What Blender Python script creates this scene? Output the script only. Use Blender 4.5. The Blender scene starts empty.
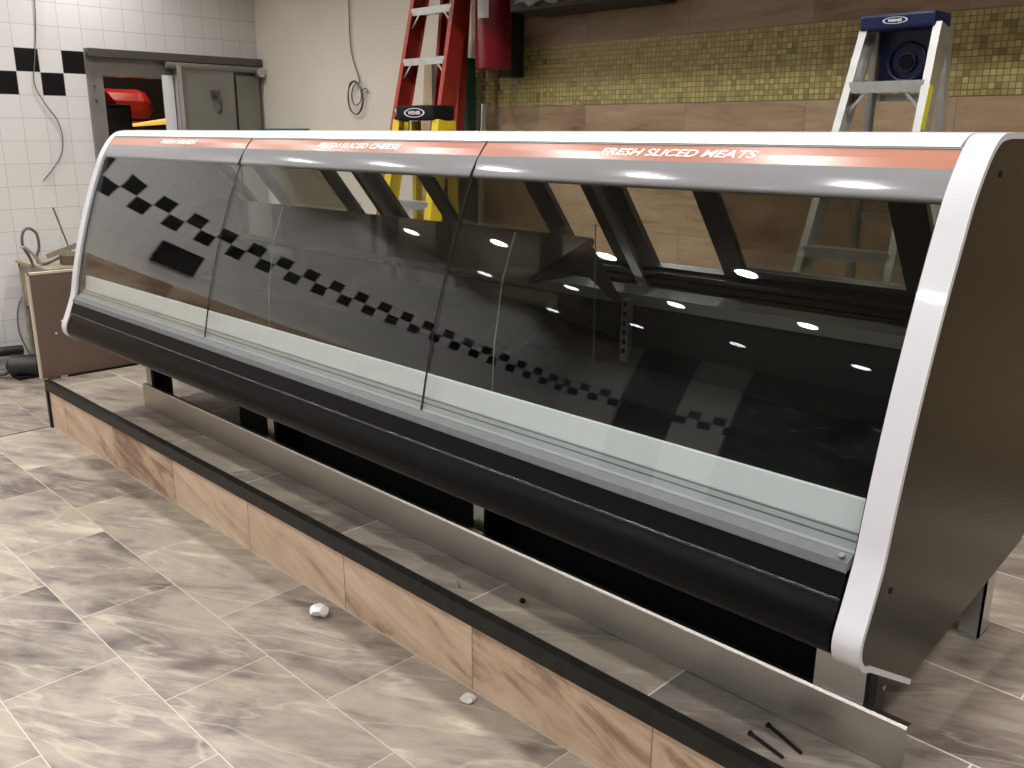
import bpy, bmesh, math, random
from mathutils import Vector, Matrix
random.seed(7)
SC = bpy.context.scene
COL = SC.collection

# ------------------------------------------------------------------ camera
cam = bpy.data.cameras.new('camera'); camo = bpy.data.objects.new('camera', cam); COL.objects.link(camo)
YAW, PITCH, ROLL, FPX = .78386, .27083, .00578, 900.0
fw = Vector((-math.sin(YAW)*math.cos(PITCH), math.cos(YAW)*math.cos(PITCH), -math.sin(PITCH)))
rt = Vector((math.cos(YAW), math.sin(YAW), 0)); up = rt.cross(fw)
r2 = rt*math.cos(ROLL)+up*math.sin(ROLL); u2 = up*math.cos(ROLL)-rt*math.sin(ROLL)
mw = Matrix((r2, u2, -fw)).transposed().to_4x4(); mw.translation = (0, 0, 1.5)
camo.matrix_world = mw
cam.sensor_width = 36; cam.lens = FPX/1024*36; cam.clip_start = .05
SC.camera = camo

# ------------------------------------------------------------------ world, exposure, sampling
w = bpy.data.worlds.new('world'); SC.world = w; w.use_nodes = True
w.node_tree.nodes['Background'].inputs[0].default_value = (.5, .55, .6, 1)
w.node_tree.nodes['Background'].inputs[1].default_value = .05
SC.view_settings.view_transform = 'Standard'; SC.view_settings.look = 'None'
SC.view_settings.exposure = 0.0; SC.view_settings.gamma = 1; SC.view_settings.use_curve_mapping = False
SC.cycles.use_denoising = True
SC.cycles.max_bounces = 10; SC.cycles.transparent_max_bounces = 24
SC.cycles.glossy_bounces = 6; SC.cycles.diffuse_bounces = 4
SC.cycles.sample_clamp_indirect = 4; SC.cycles.caustics_reflective = False; SC.cycles.caustics_refractive = False
LAMP_W = 9.6            # each ceiling downlight
LIGHT_XS = [-6.02, -4.96, -3.9, -2.82, -1.72, -.62, .5, 1.6]
LIGHT_YS = [-3.4, -2.3, -1.25, .12, 1.3, 2.4]

# ------------------------------------------------------------------ materials
def newmat(name):
    m = bpy.data.materials.new(name); m.use_nodes = True
    nt = m.node_tree; b = nt.nodes['Principled BSDF']
    return m, nt, b
def mat(name, col, rough=.5, metal=0., spec=.5, coat=0., bump=None, var=0., vscale=8.):
    m, nt, b = newmat(name)
    b.inputs['Base Color'].default_value = (*col, 1); b.inputs['Roughness'].default_value = rough
    b.inputs['Metallic'].default_value = metal; b.inputs['Specular IOR Level'].default_value = spec
    b.inputs['Coat Weight'].default_value = coat; b.inputs['Coat Roughness'].default_value = .05
    if var or bump:
        tc = nt.nodes.new('ShaderNodeTexCoord'); n = nt.nodes.new('ShaderNodeTexNoise')
        n.inputs['Scale'].default_value = vscale; n.inputs['Detail'].default_value = 5
        nt.links.new(tc.outputs['Object'], n.inputs['Vector'])
        if var:
            r = nt.nodes.new('ShaderNodeValToRGB')
            r.color_ramp.elements[0].position = .3; r.color_ramp.elements[1].position = .7
            r.color_ramp.elements[0].color = (*[c*(1-var) for c in col], 1)
            r.color_ramp.elements[1].color = (*[min(1, c*(1+var)) for c in col], 1)
            nt.links.new(n.outputs['Fac'], r.inputs[0]); nt.links.new(r.outputs[0], b.inputs['Base Color'])
        if bump:
            bp = nt.nodes.new('ShaderNodeBump'); bp.inputs['Strength'].default_value = bump; bp.inputs['Distance'].default_value = .01
            nt.links.new(n.outputs['Fac'], bp.inputs['Height']); nt.links.new(bp.outputs[0], b.inputs['Normal'])
    return m
def math_node(nt, op, a, b=None, c=None):
    n = nt.nodes.new('ShaderNodeMath'); n.operation = op
    for i, v in enumerate((a, b, c)):
        if v is None: continue
        if isinstance(v, (int, float)): n.inputs[i].default_value = v
        else: nt.links.new(v, n.inputs[i])
    return n.outputs[0]
def mixcol(nt, fac, a, b):
    n = nt.nodes.new('ShaderNodeMix'); n.data_type = 'RGBA'
    if isinstance(fac, (int, float)): n.inputs[0].default_value = fac
    else: nt.links.new(fac, n.inputs[0])
    for i, v in ((6, a), (7, b)):
        if isinstance(v, tuple): n.inputs[i].default_value = (*v, 1) if len(v) == 3 else v
        else: nt.links.new(v, n.inputs[i])
    return n.outputs[2]

def stone_tile(name, axes, tw, th, offu, offv, ramp, grout=(.55, .5, .42), gw=.004, half=True, rough=.42,
               angle=.6, stretch=(1.2, 6.0), brick=True, warp=.35, tilevar=.35, seed=0., bump=.05, veins=.0):
    """streaky stone look tile; axes = which object axes are u and v"""
    m, nt, b = newmat(name); L = nt.links
    tc = nt.nodes.new('ShaderNodeTexCoord'); sp = nt.nodes.new('ShaderNodeSeparateXYZ')
    L.new(tc.outputs['Object'], sp.inputs[0])
    U = math_node(nt, 'SUBTRACT', sp.outputs[axes[0]], offu); V = math_node(nt, 'SUBTRACT', sp.outputs[axes[1]], offv)
    vrow = math_node(nt, 'DIVIDE', V, th); row = math_node(nt, 'FLOOR', vrow)
    par = math_node(nt, 'MULTIPLY', math_node(nt, 'MODULO', math_node(nt, 'ABSOLUTE', row), 2.), .5 if half else 0.)
    uu = math_node(nt, 'ADD', math_node(nt, 'DIVIDE', U, tw), par); colm = math_node(nt, 'FLOOR', uu)
    fu = math_node(nt, 'SUBTRACT', uu, colm); fv = math_node(nt, 'SUBTRACT', vrow, row)
    du = math_node(nt, 'MULTIPLY', math_node(nt, 'MINIMUM', fu, math_node(nt, 'SUBTRACT', 1., fu)), tw)
    dv = math_node(nt, 'MULTIPLY', math_node(nt, 'MINIMUM', fv, math_node(nt, 'SUBTRACT', 1., fv)), th)
    d = math_node(nt, 'MINIMUM', du, dv)
    g = math_node(nt, 'LESS_THAN', d, gw/2)
    cell = nt.nodes.new('ShaderNodeCombineXYZ'); L.new(colm, cell.inputs[0]); L.new(row, cell.inputs[1]); cell.inputs[2].default_value = seed
    wn = nt.nodes.new('ShaderNodeTexWhiteNoise'); L.new(cell.outputs[0], wn.inputs['Vector'])
    # coordinates of streaks, shifted for each tile
    cv = nt.nodes.new('ShaderNodeCombineXYZ'); L.new(U, cv.inputs[0]); L.new(V, cv.inputs[1])
    L.new(math_node(nt, 'MULTIPLY', wn.outputs['Value'], 9.), cv.inputs[2])
    mp = nt.nodes.new('ShaderNodeMapping'); mp.inputs['Rotation'].default_value = (0, 0, angle)
    mp.inputs['Scale'].default_value = (1, 1, 1); L.new(cv.outputs[0], mp.inputs[0])
    mp2 = nt.nodes.new('ShaderNodeMapping'); mp2.inputs['Scale'].default_value = (stretch[0], stretch[1], 1); L.new(mp.outputs[0], mp2.inputs[0])
    n = nt.nodes.new('ShaderNodeTexNoise'); n.inputs['Scale'].default_value = 2.4; n.inputs['Detail'].default_value = 11
    n.inputs['Roughness'].default_value = .68; n.inputs['Distortion'].default_value = warp
    L.new(mp2.outputs[0], n.inputs['Vector'])
    n2 = nt.nodes.new('ShaderNodeTexNoise'); n2.inputs['Scale'].default_value = 4.5; n2.inputs['Detail'].default_value = 6
    n2.inputs['Distortion'].default_value = .8; L.new(mp.outputs[0], n2.inputs['Vector'])
    f = math_node(nt, 'ADD', math_node(nt, 'MULTIPLY', n.outputs['Fac'], .75), math_node(nt, 'MULTIPLY', n2.outputs['Fac'], .25))
    f = math_node(nt, 'ADD', f, math_node(nt, 'MULTIPLY', math_node(nt, 'SUBTRACT', wn.outputs['Value'], .5), tilevar*.3))
    r = nt.nodes.new('ShaderNodeValToRGB'); el = r.color_ramp.elements
    el[0].position, el[0].color = ramp[0][0], (*ramp[0][1], 1); el[1].position, el[1].color = ramp[-1][0], (*ramp[-1][1], 1)
    for p, c in ramp[1:-1]:
        e = el.new(p); e.color = (*c, 1)
    L.new(f, r.inputs[0])
    mp3 = nt.nodes.new('ShaderNodeMapping'); mp3.inputs['Scale'].default_value = (.8, 3.6, 1); mp3.inputs['Location'].default_value = (3.1, 7.7, 0); L.new(mp.outputs[0], mp3.inputs[0])
    n3 = nt.nodes.new('ShaderNodeTexNoise'); n3.inputs['Scale'].default_value = 1.5; n3.inputs['Detail'].default_value = 4; n3.inputs['Distortion'].default_value = .35; L.new(mp3.outputs[0], n3.inputs['Vector'])
    rid = math_node(nt, 'ABSOLUTE', math_node(nt, 'SUBTRACT', n3.outputs['Fac'], .5))
    vein = nt.nodes.new('ShaderNodeMapRange'); vein.inputs['From Min'].default_value = 0; vein.inputs['From Max'].default_value = .016; vein.inputs['To Min'].default_value = veins; vein.inputs['To Max'].default_value = 0; L.new(rid, vein.inputs['Value'])
    veincol = mixcol(nt, vein.outputs['Result'], r.outputs[0], ramp[-1][1])
    L.new(mixcol(nt, g, veincol, grout), b.inputs['Base Color'])
    L.new(math_node(nt, 'ADD', math_node(nt, 'MULTIPLY', n2.outputs['Fac'], .25), rough-.12), b.inputs['Roughness'])
    bp = nt.nodes.new('ShaderNodeBump'); bp.inputs['Strength'].default_value = .5; bp.inputs['Distance'].default_value = .002
    L.new(math_node(nt, 'ADD', math_node(nt, 'MULTIPLY', math_node(nt, 'SUBTRACT', 1., g), 1.), math_node(nt, 'MULTIPLY', n.outputs['Fac'], bump*8)), bp.inputs['Height'])
    L.new(bp.outputs[0], b.inputs['Normal'])
    return m

FLOOR_RAMP = [(.32, (0.073, 0.058, 0.049)), (.40, (0.146, 0.120, 0.102)), (.46, (0.219, 0.183, 0.154)), (.52, (0.288, 0.245, 0.197)), (.59, (0.323, 0.280, 0.217)), (.67, (0.464, 0.421, 0.323)), (.76, (0.550, 0.503, 0.395))]
M = {}
M['floor'] = stone_tile('floor_stone', (0, 1), .61, .3175, -2.18, .8475, FLOOR_RAMP, grout=(.48, .43, .35), gw=.003, angle=-.5, stretch=(1.0, 3.3), rough=.42, tilevar=.45, warp=.6, veins=.30)
M['platform'] = stone_tile('platform_stone', (0, 1), .61, .3175, -1.335, 1.5725, FLOOR_RAMP, grout=(.66, .61, .52), gw=.005, angle=-.5, stretch=(1.0, 3.3), rough=.40, tilevar=.45, seed=3., warp=.6, veins=.30)
WOOD_RAMP = [(.30, (.13, .08, .05)), (.40, (.31, .20, .13)), (.46, (.47, .335, .235)), (.54, (.55, .40, .29)), (.62, (.61, .46, .345)), (.72, (.74, .63, .51))]
M['kerb'] = stone_tile('kerb_tile', (0, 2), .61, .70, -1.61, -.06, WOOD_RAMP, grout=(.20, .14, .09), gw=.004, angle=.3, stretch=(1.0, 4.5), half=False, tilevar=.6, seed=2., rough=.5, warp=.9, veins=.0)
M['walltile'] = stone_tile('wood_look_wall_tile', (0, 2), .61, .305, -1.02, 1.035, [(.30, (.17, .10, .055)), (.44, (.33, .22, .13)), (.55, (.40, .275, .17)), (.70, (.50, .37, .25))],
                           grout=(.22, .16, .10), gw=.003, angle=0., stretch=(1.0, 5.0), seed=5., rough=.35, warp=.5)

def white_wall(name, axis):
    """glazed white tile, two rows of alternating black tiles"""
    m, nt, b = newmat(name); L = nt.links
    tc = nt.nodes.new('ShaderNodeTexCoord'); sp = nt.nodes.new('ShaderNodeSeparateXYZ'); L.new(tc.outputs['Object'], sp.inputs[0])
    T = .141
    u = math_node(nt, 'DIVIDE', math_node(nt, 'SUBTRACT', sp.outputs[axis], 2.435-40*T), T)
    v = math_node(nt, 'DIVIDE', math_node(nt, 'SUBTRACT', sp.outputs[2], 1.722), T)
    cu = math_node(nt, 'FLOOR', u); cv = math_node(nt, 'FLOOR', v)
    fu = math_node(nt, 'SUBTRACT', u, cu); fv = math_node(nt, 'SUBTRACT', v, cv)
    d = math_node(nt, 'MINIMUM', math_node(nt, 'MINIMUM', fu, math_node(nt, 'SUBTRACT', 1., fu)), math_node(nt, 'MINIMUM', fv, math_node(nt, 'SUBTRACT', 1., fv)))
    g = math_node(nt, 'LESS_THAN', d, .010)
    band = math_node(nt, 'MULTIPLY', math_node(nt, 'GREATER_THAN', v, 0.), math_node(nt, 'LESS_THAN', v, 2.))
    par = math_node(nt, 'MODULO', math_node(nt, 'ADD', math_node(nt, 'ADD', cu, cv), 40.), 2.)
    blk = math_node(nt, 'MULTIPLY', band, math_node(nt, 'SUBTRACT', 1., par))
    blk = math_node(nt, 'GREATER_THAN', blk, .5)
    wn = nt.nodes.new('ShaderNodeTexWhiteNoise'); cc = nt.nodes.new('ShaderNodeCombineXYZ'); L.new(cu, cc.inputs[0]); L.new(cv, cc.inputs[1]); L.new(cc.outputs[0], wn.inputs['Vector'])
    base = mixcol(nt, wn.outputs['Value'], (.72, .70, .68), (.76, .745, .725))
    c = mixcol(nt, blk, base, (.008, .008, .009)); c = mixcol(nt, g, c, (.46, .43, .40))
    L.new(c, b.inputs['Base Color']); b.inputs['Roughness'].default_value = .22
    bp = nt.nodes.new('ShaderNodeBump'); bp.inputs['Strength'].default_value = .15; bp.inputs['Distance'].default_value = .001; bp.invert = True
    L.new(g, bp.inputs['Height']); L.new(bp.outputs[0], b.inputs['Normal'])
    return m
M['whitetile'] = white_wall('white_glazed_tile', 1); M['whitetile_x'] = white_wall('white_glazed_tile_front', 0)

def mosaic():
    m, nt, b = newmat('gold_mosaic'); L = nt.links
    tc = nt.nodes.new('ShaderNodeTexCoord'); sp = nt.nodes.new('ShaderNodeSeparateXYZ'); L.new(tc.outputs['Object'], sp.inputs[0])
    T = .0235
    u = math_node(nt, 'DIVIDE', sp.outputs[0], T); v = math_node(nt, 'DIVIDE', sp.outputs[2], T)
    cu = math_node(nt, 'FLOOR', u); cv = math_node(nt, 'FLOOR', v)
    fu = math_node(nt, 'SUBTRACT', u, cu); fv = math_node(nt, 'SUBTRACT', v, cv)
    d = math_node(nt, 'MINIMUM', math_node(nt, 'MINIMUM', fu, math_node(nt, 'SUBTRACT', 1., fu)), math_node(nt, 'MINIMUM', fv, math_node(nt, 'SUBTRACT', 1., fv)))
    g = math_node(nt, 'LESS_THAN', d, .08)
    cc = nt.nodes.new('ShaderNodeCombineXYZ'); L.new(cu, cc.inputs[0]); L.new(cv, cc.inputs[1])
    wn = nt.nodes.new('ShaderNodeTexWhiteNoise'); L.new(cc.outputs[0], wn.inputs['Vector'])
    c = mixcol(nt, wn.outputs['Value'], (.30, .24, .085), (.52, .44, .17)); c = mixcol(nt, g, c, (.20, .15, .06))
    L.new(c, b.inputs['Base Color']); b.inputs['Metallic'].default_value = .25
    L.new(math_node(nt, 'ADD', math_node(nt, 'MULTIPLY', wn.outputs['Value'], .25), .25), b.inputs['Roughness'])
    bp = nt.nodes.new('ShaderNodeBump'); bp.inputs['Strength'].default_value = .35; bp.inputs['Distance'].default_value = .002
    L.new(math_node(nt, 'ADD', math_node(nt, 'SUBTRACT', 1., g), math_node(nt, 'MULTIPLY', wn.outputs['Value'], .6)), bp.inputs['Height']); L.new(bp.outputs[0], b.inputs['Normal'])
    return m
M['mosaic'] = mosaic()

def glass(name, tint, f0=.05, pw=5., rough=.0, reflcol=(1, 1, 1)):
    m = bpy.data.materials.new(name); m.use_nodes = True; nt = m.node_tree; nt.nodes.clear(); L = nt.links
    out = nt.nodes.new('ShaderNodeOutputMaterial'); mix = nt.nodes.new('ShaderNodeMixShader')
    t = nt.nodes.new('ShaderNodeBsdfTransparent'); t.inputs[0].default_value = (*tint, 1)
    g = nt.nodes.new('ShaderNodeBsdfGlossy'); g.inputs['Roughness'].default_value = rough; g.inputs[0].default_value = (*reflcol, 1)
    geo = nt.nodes.new('ShaderNodeNewGeometry'); dt = nt.nodes.new('ShaderNodeVectorMath'); dt.operation = 'DOT_PRODUCT'
    L.new(geo.outputs['Normal'], dt.inputs[0]); L.new(geo.outputs['Incoming'], dt.inputs[1])
    c = math_node(nt, 'SUBTRACT', 1., math_node(nt, 'ABSOLUTE', dt.outputs['Value']))
    fr = math_node(nt, 'ADD', math_node(nt, 'MULTIPLY', math_node(nt, 'POWER', c, pw), 1-f0), f0)
    L.new(fr, mix.inputs[0]); L.new(t.outputs[0], mix.inputs[1]); L.new(g.outputs[0], mix.inputs[2]); L.new(mix.outputs[0], out.inputs[0])
    return m
M['glass'] = glass('clear_curved_glass', (.93, .95, .94), f0=.03, pw=3.8)
M['thinglass'] = glass('divider_glass', (.96, .98, .97), f0=.03)
M['doorglass'] = glass('tinted_door_glass', (.58, .56, .50), f0=.12)
M['edge'] = mat('polished_glass_edge', (.16, .20, .19), .25)
def emit(name, col, s):
    m, nt, b = newmat(name); b.inputs['Base Color'].default_value = (*col, 1)
    b.inputs['Emission Color'].default_value = (*col, 1); b.inputs['Emission Strength'].default_value = s
    return m
M['white_trim'] = mat('white_painted_aluminium', (.60, .595, .62), .28, .0, .5, coat=.4)
M['hood'] = mat('white_gloss_hood', (.86, .86, .85), .25, coat=.5)
def brushed(name, col, rough, axis=0, vs=(2, 2, 90)):
    m, nt, b = newmat(name); L = nt.links
    b.inputs['Metallic'].default_value = 1
    tc = nt.nodes.new('ShaderNodeTexCoord'); mp = nt.nodes.new('ShaderNodeMapping'); mp.inputs['Scale'].default_value = vs
    n = nt.nodes.new('ShaderNodeTexNoise'); n.inputs['Scale'].default_value = 3; n.inputs['Detail'].default_value = 4
    L.new(tc.outputs['Object'], mp.inputs[0]); L.new(mp.outputs[0], n.inputs[0])
    L.new(mixcol(nt, n.outputs['Fac'], tuple(c*.85 for c in col), tuple(min(1, c*1.12) for c in col)), b.inputs['Base Color'])
    L.new(math_node(nt, 'ADD', math_node(nt, 'MULTIPLY', n.outputs['Fac'], .2), rough-.1), b.inputs['Roughness'])
    return m
M['steel'] = brushed('brushed_stainless', (.52, .50, .46), .33)
M['steel2'] = brushed('dull_stainless', (.42, .42, .40), .4)
M['silver'] = brushed('satin_aluminium', (.66, .65, .66), .34)
M['canopy'] = mat('silver_grey_reflector', (.25, .25, .255), .10, .0, .6)
M['orange'] = mat('terracotta_sign_film', (.40, .165, .11), .25, 0, .5, coat=.4)
M['cream'] = mat('cream_lettering', (.92, .88, .82), .4)
M['groove'] = mat('dark_groove', (.16, .17, .17), .4)
M['sill'] = mat('anodised_sill', (.30, .315, .315), .5, .0, .3)
M['lip'] = mat('dark_sill_lip', (.12, .125, .125), .5, 0, .2, var=.08, vscale=40)  # darker than the sill, faintly mottled
M['liner'] = mat('pale_liner_panel', (.71, .735, .74), .35)
M['blackgloss'] = mat('black_gloss_bumper', (.005, .005, .005), .22, 0, .08, bump=.02, vscale=120)
M['blacksatin'] = mat('black_satin_bumper', (.005, .005, .006), .3, 0, .10, bump=.03, vscale=200)
M['black'] = mat('black_powder_coat', (.010, .010, .010), .35, 0, .4)
M['beadblack'] = mat('gloss_black_bead', (.01, .01, .01), .12, 0, .7, bump=.25, vscale=160)
M['matblack'] = mat('matt_black', (.008, .008, .008), .7, 0, .2)
M['interior'] = mat('dark_interior_steel', (.012, .012, .011), .35, .0, .3)
M['endface'] = mat('dark_satin_end_panel', (.016, .016, .010), .24, .0, .2)
M['darkshelf'] = mat('smoked_shelf', (.014, .012, .010), .12, 0, .5)
M['beige'] = mat('beige_plaster', (.74, .68, .58), .8, var=.04, vscale=2)
M['ceil'] = mat('ceiling_panel', (.25, .23, .20), .85)
M['darkwall'] = mat('dark_brown_wall', (.10, .085, .065), .7)
M['greymetal'] = mat('grey_painted_metal', (.24, .23, .21), .45, .3, var=.12, vscale=4)
M['greydoor'] = mat('grey_door_panel', (.25, .245, .215), .42, .3, var=.1, vscale=3)
M['rail'] = mat('dark_grey_rail', (.12, .11, .10), .4, .5)
M['red'] = mat('red_fibreglass', (.36, .035, .022), .38, var=.15, vscale=10)
M['alu'] = mat('ladder_aluminium', (.62, .62, .60), .32, .75, var=.1, vscale=20)
M['yellow'] = mat('yellow_fibreglass', (.70, .52, .02), .4, var=.08, vscale=10)
M['green'] = mat('green_fibreglass', (.012, .055, .035), .4, var=.15, vscale=10)
M['blue'] = mat('blue_plastic', (.006, .012, .062), .35, var=.1, vscale=10)
M['sticker'] = mat('yellow_sticker', (.75, .75, .05), .5)
M['paper'] = mat('white_paper', (.75, .73, .70), .7)
M['maroon'] = mat('dark_red_enamel', (.16, .006, .014), .22, coat=.4)
M['darkprop'] = mat('dark_bracket', (.02, .017, .015), .5)
M['board'] = mat('brown_painted_board', (.165, .105, .085), .6, var=.06, vscale=3)
M['boardedge'] = mat('raw_board_edge', (.55, .48, .38), .7)
M['wood'] = mat('pale_plywood', (.42, .32, .2), .6, var=.15, vscale=15)
M['cable'] = mat('grey_cable', (.12, .115, .11), .5)
M['rust'] = mat('grimy_metal', (.15, .12, .08), .55, .4, var=.3, vscale=12)
M['beigemetal'] = mat('dirty_beige_metal', (.32, .28, .20), .5, .2, var=.25, vscale=10)
M['fin'] = mat('condenser_fins', (.30, .26, .20), .45, .6)
M['granite'] = mat('black_granite', (.012, .011, .010), .4, spec=.25, var=.5, vscale=30)
M['bulb'] = emit('warm_fill_bulb', (1, .8, .5), 20)  # for the lamp added inside the store room
M['reddrape'] = mat('red_plastic_bag', (.35, .012, .01), .45)
M['redlamp'] = emit('red_lit_plastic', (1, .04, .015), 1.2)
M['yellowshelf'] = emit('lit_yellow_panel', (1, .60, .14), .75)
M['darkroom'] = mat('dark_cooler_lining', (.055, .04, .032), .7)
M['plastic'] = mat('crumpled_plastic', (.30, .29, .27), .12, .0, .8, bump=.9, vscale=14)
M['debris'] = mat('plaster_crumb', (.6, .56, .5), .8)
M['teal'] = mat('teal_plastic', (.06, .20, .17), .5)
M['nightglass'] = mat('dark_shopfront_glass', (.012, .013, .016), .06, 0, .6)
M['woodpanel'] = stone_tile('front_counter_tile', (1, 2), .61, .40, 0, .8, WOOD_RAMP, grout=(.2, .14, .09), gw=.004, angle=.1, stretch=(1.0, 3.0), seed=8.)
M['lampface'] = emit('lit_downlight', (.92, .95, 1.0), 14.0)
M['black_poster'] = mat('black_poster', (.01, .01, .011), .25)

# ------------------------------------------------------------------ geometry helpers
class MB:
    def __init__(s): s.bm = bmesh.new()
    def box(s, lo, hi, rot=None, bevel=0):
        x0, y0, z0 = lo; x1, y1, z1 = hi
        vs = [s.bm.verts.new(p) for p in ((x0, y0, z0), (x1, y0, z0), (x1, y1, z0), (x0, y1, z0), (x0, y0, z1), (x1, y0, z1), (x1, y1, z1), (x0, y1, z1))]
        fs = [s.bm.faces.new([vs[i] for i in f]) for f in ((3, 2, 1, 0), (4, 5, 6, 7), (0, 1, 5, 4), (1, 2, 6, 5), (2, 3, 7, 6), (3, 0, 4, 7))]
        if bevel:
            es = list({e for f in fs for e in f.edges})
            bmesh.ops.bevel(s.bm, geom=es, offset=bevel, segments=2, affect='EDGES', profile=.6)
        if rot is not None and not bevel:
            for v in vs: v.co = rot @ v.co
        return s
    def prism(s, poly, x0, x1, axis=0):
        """poly: list of 2-d points; axis 0 -> (y,z) extruded along x; 1 -> (x,z) along y; 2 -> (x,y) along z"""
        def P(p, t):
            return (t, p[0], p[1]) if axis == 0 else ((p[0], t, p[1]) if axis == 1 else (p[0], p[1], t))
        a = [s.bm.verts.new(P(p, x0)) for p in poly]; b = [s.bm.verts.new(P(p, x1)) for p in poly]
        n = len(poly)
        s.bm.faces.new(a[::-1]); s.bm.faces.new(b)
        for i in range(n): s.bm.faces.new((a[i], a[(i+1) % n], b[(i+1) % n], b[i]))
        return s
    def ribbon(s, prof, t, x0, x1):
        """thick sheet following an open (y,z) profile; built as quads so it stays smooth"""
        n = len(prof); nr = []
        for i in range(n):
            a = Vector(prof[max(i-1, 0)]); b = Vector(prof[min(i+1, n-1)]); d = (b-a).normalized(); nr.append(Vector((-d.y, d.x)))
        o = [Vector(p) for p in prof]; q = [o[i]+nr[i]*t for i in range(n)]
        def ring(x): return [s.bm.verts.new((x, p.x, p.y)) for p in o], [s.bm.verts.new((x, p.x, p.y)) for p in q]
        A, B = ring(x0); Cc, D = ring(x1)
        for i in range(n-1):
            s.bm.faces.new((A[i], A[i+1], Cc[i+1], Cc[i])); s.bm.faces.new((B[i], D[i], D[i+1], B[i+1]))
            s.bm.faces.new((A[i], B[i], B[i+1], A[i+1])); s.bm.faces.new((Cc[i], Cc[i+1], D[i+1], D[i]))
        s.bm.faces.new((A[0], Cc[0], D[0], B[0])); s.bm.faces.new((A[-1], B[-1], D[-1], Cc[-1]))
        return s
    def tube(s, pts, r, seg=10, cap=True):
        pts = [Vector(p) for p in pts]; n = len(pts); rings = []
        prev = None
        for i, p in enumerate(pts):
            d = (pts[min(i+1, n-1)]-pts[max(i-1, 0)]).normalized()
            if prev is None:
                ref = Vector((0, 0, 1)) if abs(d.z) < .9 else Vector((1, 0, 0)); u = d.cross(ref).normalized()
            else:
                u = (prev - d*prev.dot(d)).normalized()
            prev = u; v = d.cross(u)
            rr = r[i] if isinstance(r, (list, tuple)) else r
            rings.append([s.bm.verts.new(p+(u*math.cos(a)+v*math.sin(a))*rr) for a in [2*math.pi*k/seg for k in range(seg)]])
        for i in range(n-1):
            for k in range(seg):
                s.bm.faces.new((rings[i][k], rings[i][(k+1) % seg], rings[i+1][(k+1) % seg], rings[i+1][k]))
        if cap: s.bm.faces.new(rings[0][::-1]); s.bm.faces.new(rings[-1])
        return s
    def bar(s, a, b, w, d, upv=(0, 1, 0)):
        """rectangular bar from a to b: width w across, depth d along upv"""
        a = Vector(a); b = Vector(b); z = (b-a).normalized(); y = Vector(upv); y = (y-z*y.dot(z)).normalized(); x = y.cross(z)
        vs = []
        for p in (a, b):
            for sx, sy in ((-1, -1), (1, -1), (1, 1), (-1, 1)): vs.append(s.bm.verts.new(p+x*(sx*w/2)+y*(sy*d/2)))
        for f in ((3, 2, 1, 0), (4, 5, 6, 7), (0, 1, 5, 4), (1, 2, 6, 5), (2, 3, 7, 6), (3, 0, 4, 7)): s.bm.faces.new([vs[i] for i in f])
        return s
    def channel(s, a, b, w, d, t, open_dir, upv=(0, 1, 0)):
        """C-channel rail from a to b; web on the side away from open_dir (+1/-1 along x)"""
        a = Vector(a); b = Vector(b); z = (b-a).normalized(); y = Vector(upv); y = (y-z*y.dot(z)).normalized(); x = y.cross(z)
        if x.x < 0: x = -x
        o = -open_dir
        prof = [(o*w/2, -d/2), (o*w/2, d/2), (-o*w/2, d/2), (-o*w/2, d/2-t), (o*(w/2-t), d/2-t), (o*(w/2-t), -d/2+t), (-o*w/2, -d/2+t), (-o*w/2, -d/2)]
        A = [s.bm.verts.new(a+x*p[0]+y*p[1]) for p in prof]; B = [s.bm.verts.new(b+x*p[0]+y*p[1]) for p in prof]
        n = len(prof)
        for i in range(n): s.bm.faces.new((A[i], A[(i+1) % n], B[(i+1) % n], B[i]))
        s.bm.faces.new(A[::-1]); s.bm.faces.new(B)
        return s
    def cyl(s, c0, c1, r, seg=24, r1=None):
        return s.tube([c0, c1], [r, r if r1 is None else r1], seg)
    def build(s, name, material, parent=None, smooth=False, local=False):
        bm = s.bm
        bmesh.ops.recalc_face_normals(bm, faces=bm.faces[:])
        if parent is not None and not local:
            o = wloc(parent)
            for v in bm.verts: v.co -= o
        me = bpy.data.meshes.new(name); bm.to_mesh(me); bm.free()
        if smooth:
            for p in me.polygons: p.use_smooth = True
            try: me.set_sharp_from_angle(angle=math.radians(40))
            except Exception: pass
        me.materials.append(material)
        ob = bpy.data.objects.new(name, me); COL.objects.link(ob)
        if parent is not None: ob.parent = parent
        return ob
def wloc(o):
    v = Vector((0, 0, 0))
    while o is not None: v += o.location; o = o.parent
    return v
def tag(o, label=None, cat=None, group=None, kind=None):
    if label: o['label'] = label
    if cat: o['category'] = cat
    if group: o['group'] = group
    if kind: o['kind'] = kind
    return o
def thing(name, loc, label, cat, group=None):
    o = bpy.data.objects.new(name, None); COL.objects.link(o); o.location = loc; o.empty_display_size = .1
    return tag(o, label, cat, group)
def copy_tree(o, parent=None):
    c = o.copy(); COL.objects.link(c); c.parent = parent
    for ch in list(o.children): copy_tree(ch, c)
    return c
def struct(mb, name, material, smooth=False): return tag(mb.build(name, material, None, smooth), kind='structure')
def inset(poly, d):
    """shift a closed counter-clockwise or clockwise polygon inwards by d"""
    n = len(poly); P = [Vector(p) for p in poly]
    area = sum(P[i].x*P[(i+1) % n].y-P[(i+1) % n].x*P[i].y for i in range(n)); sg = 1 if area > 0 else -1
    out = []
    for i in range(n):
        a = (P[i]-P[i-1]).normalized(); b = (P[(i+1) % n]-P[i]).normalized()
        na = Vector((-a.y, a.x))*sg; nb = Vector((-b.y, b.x))*sg; m = (na+nb).normalized(); k = d/max(.35, m.dot(na))
        out.append(tuple(P[i]+m*k))
    return out
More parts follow.
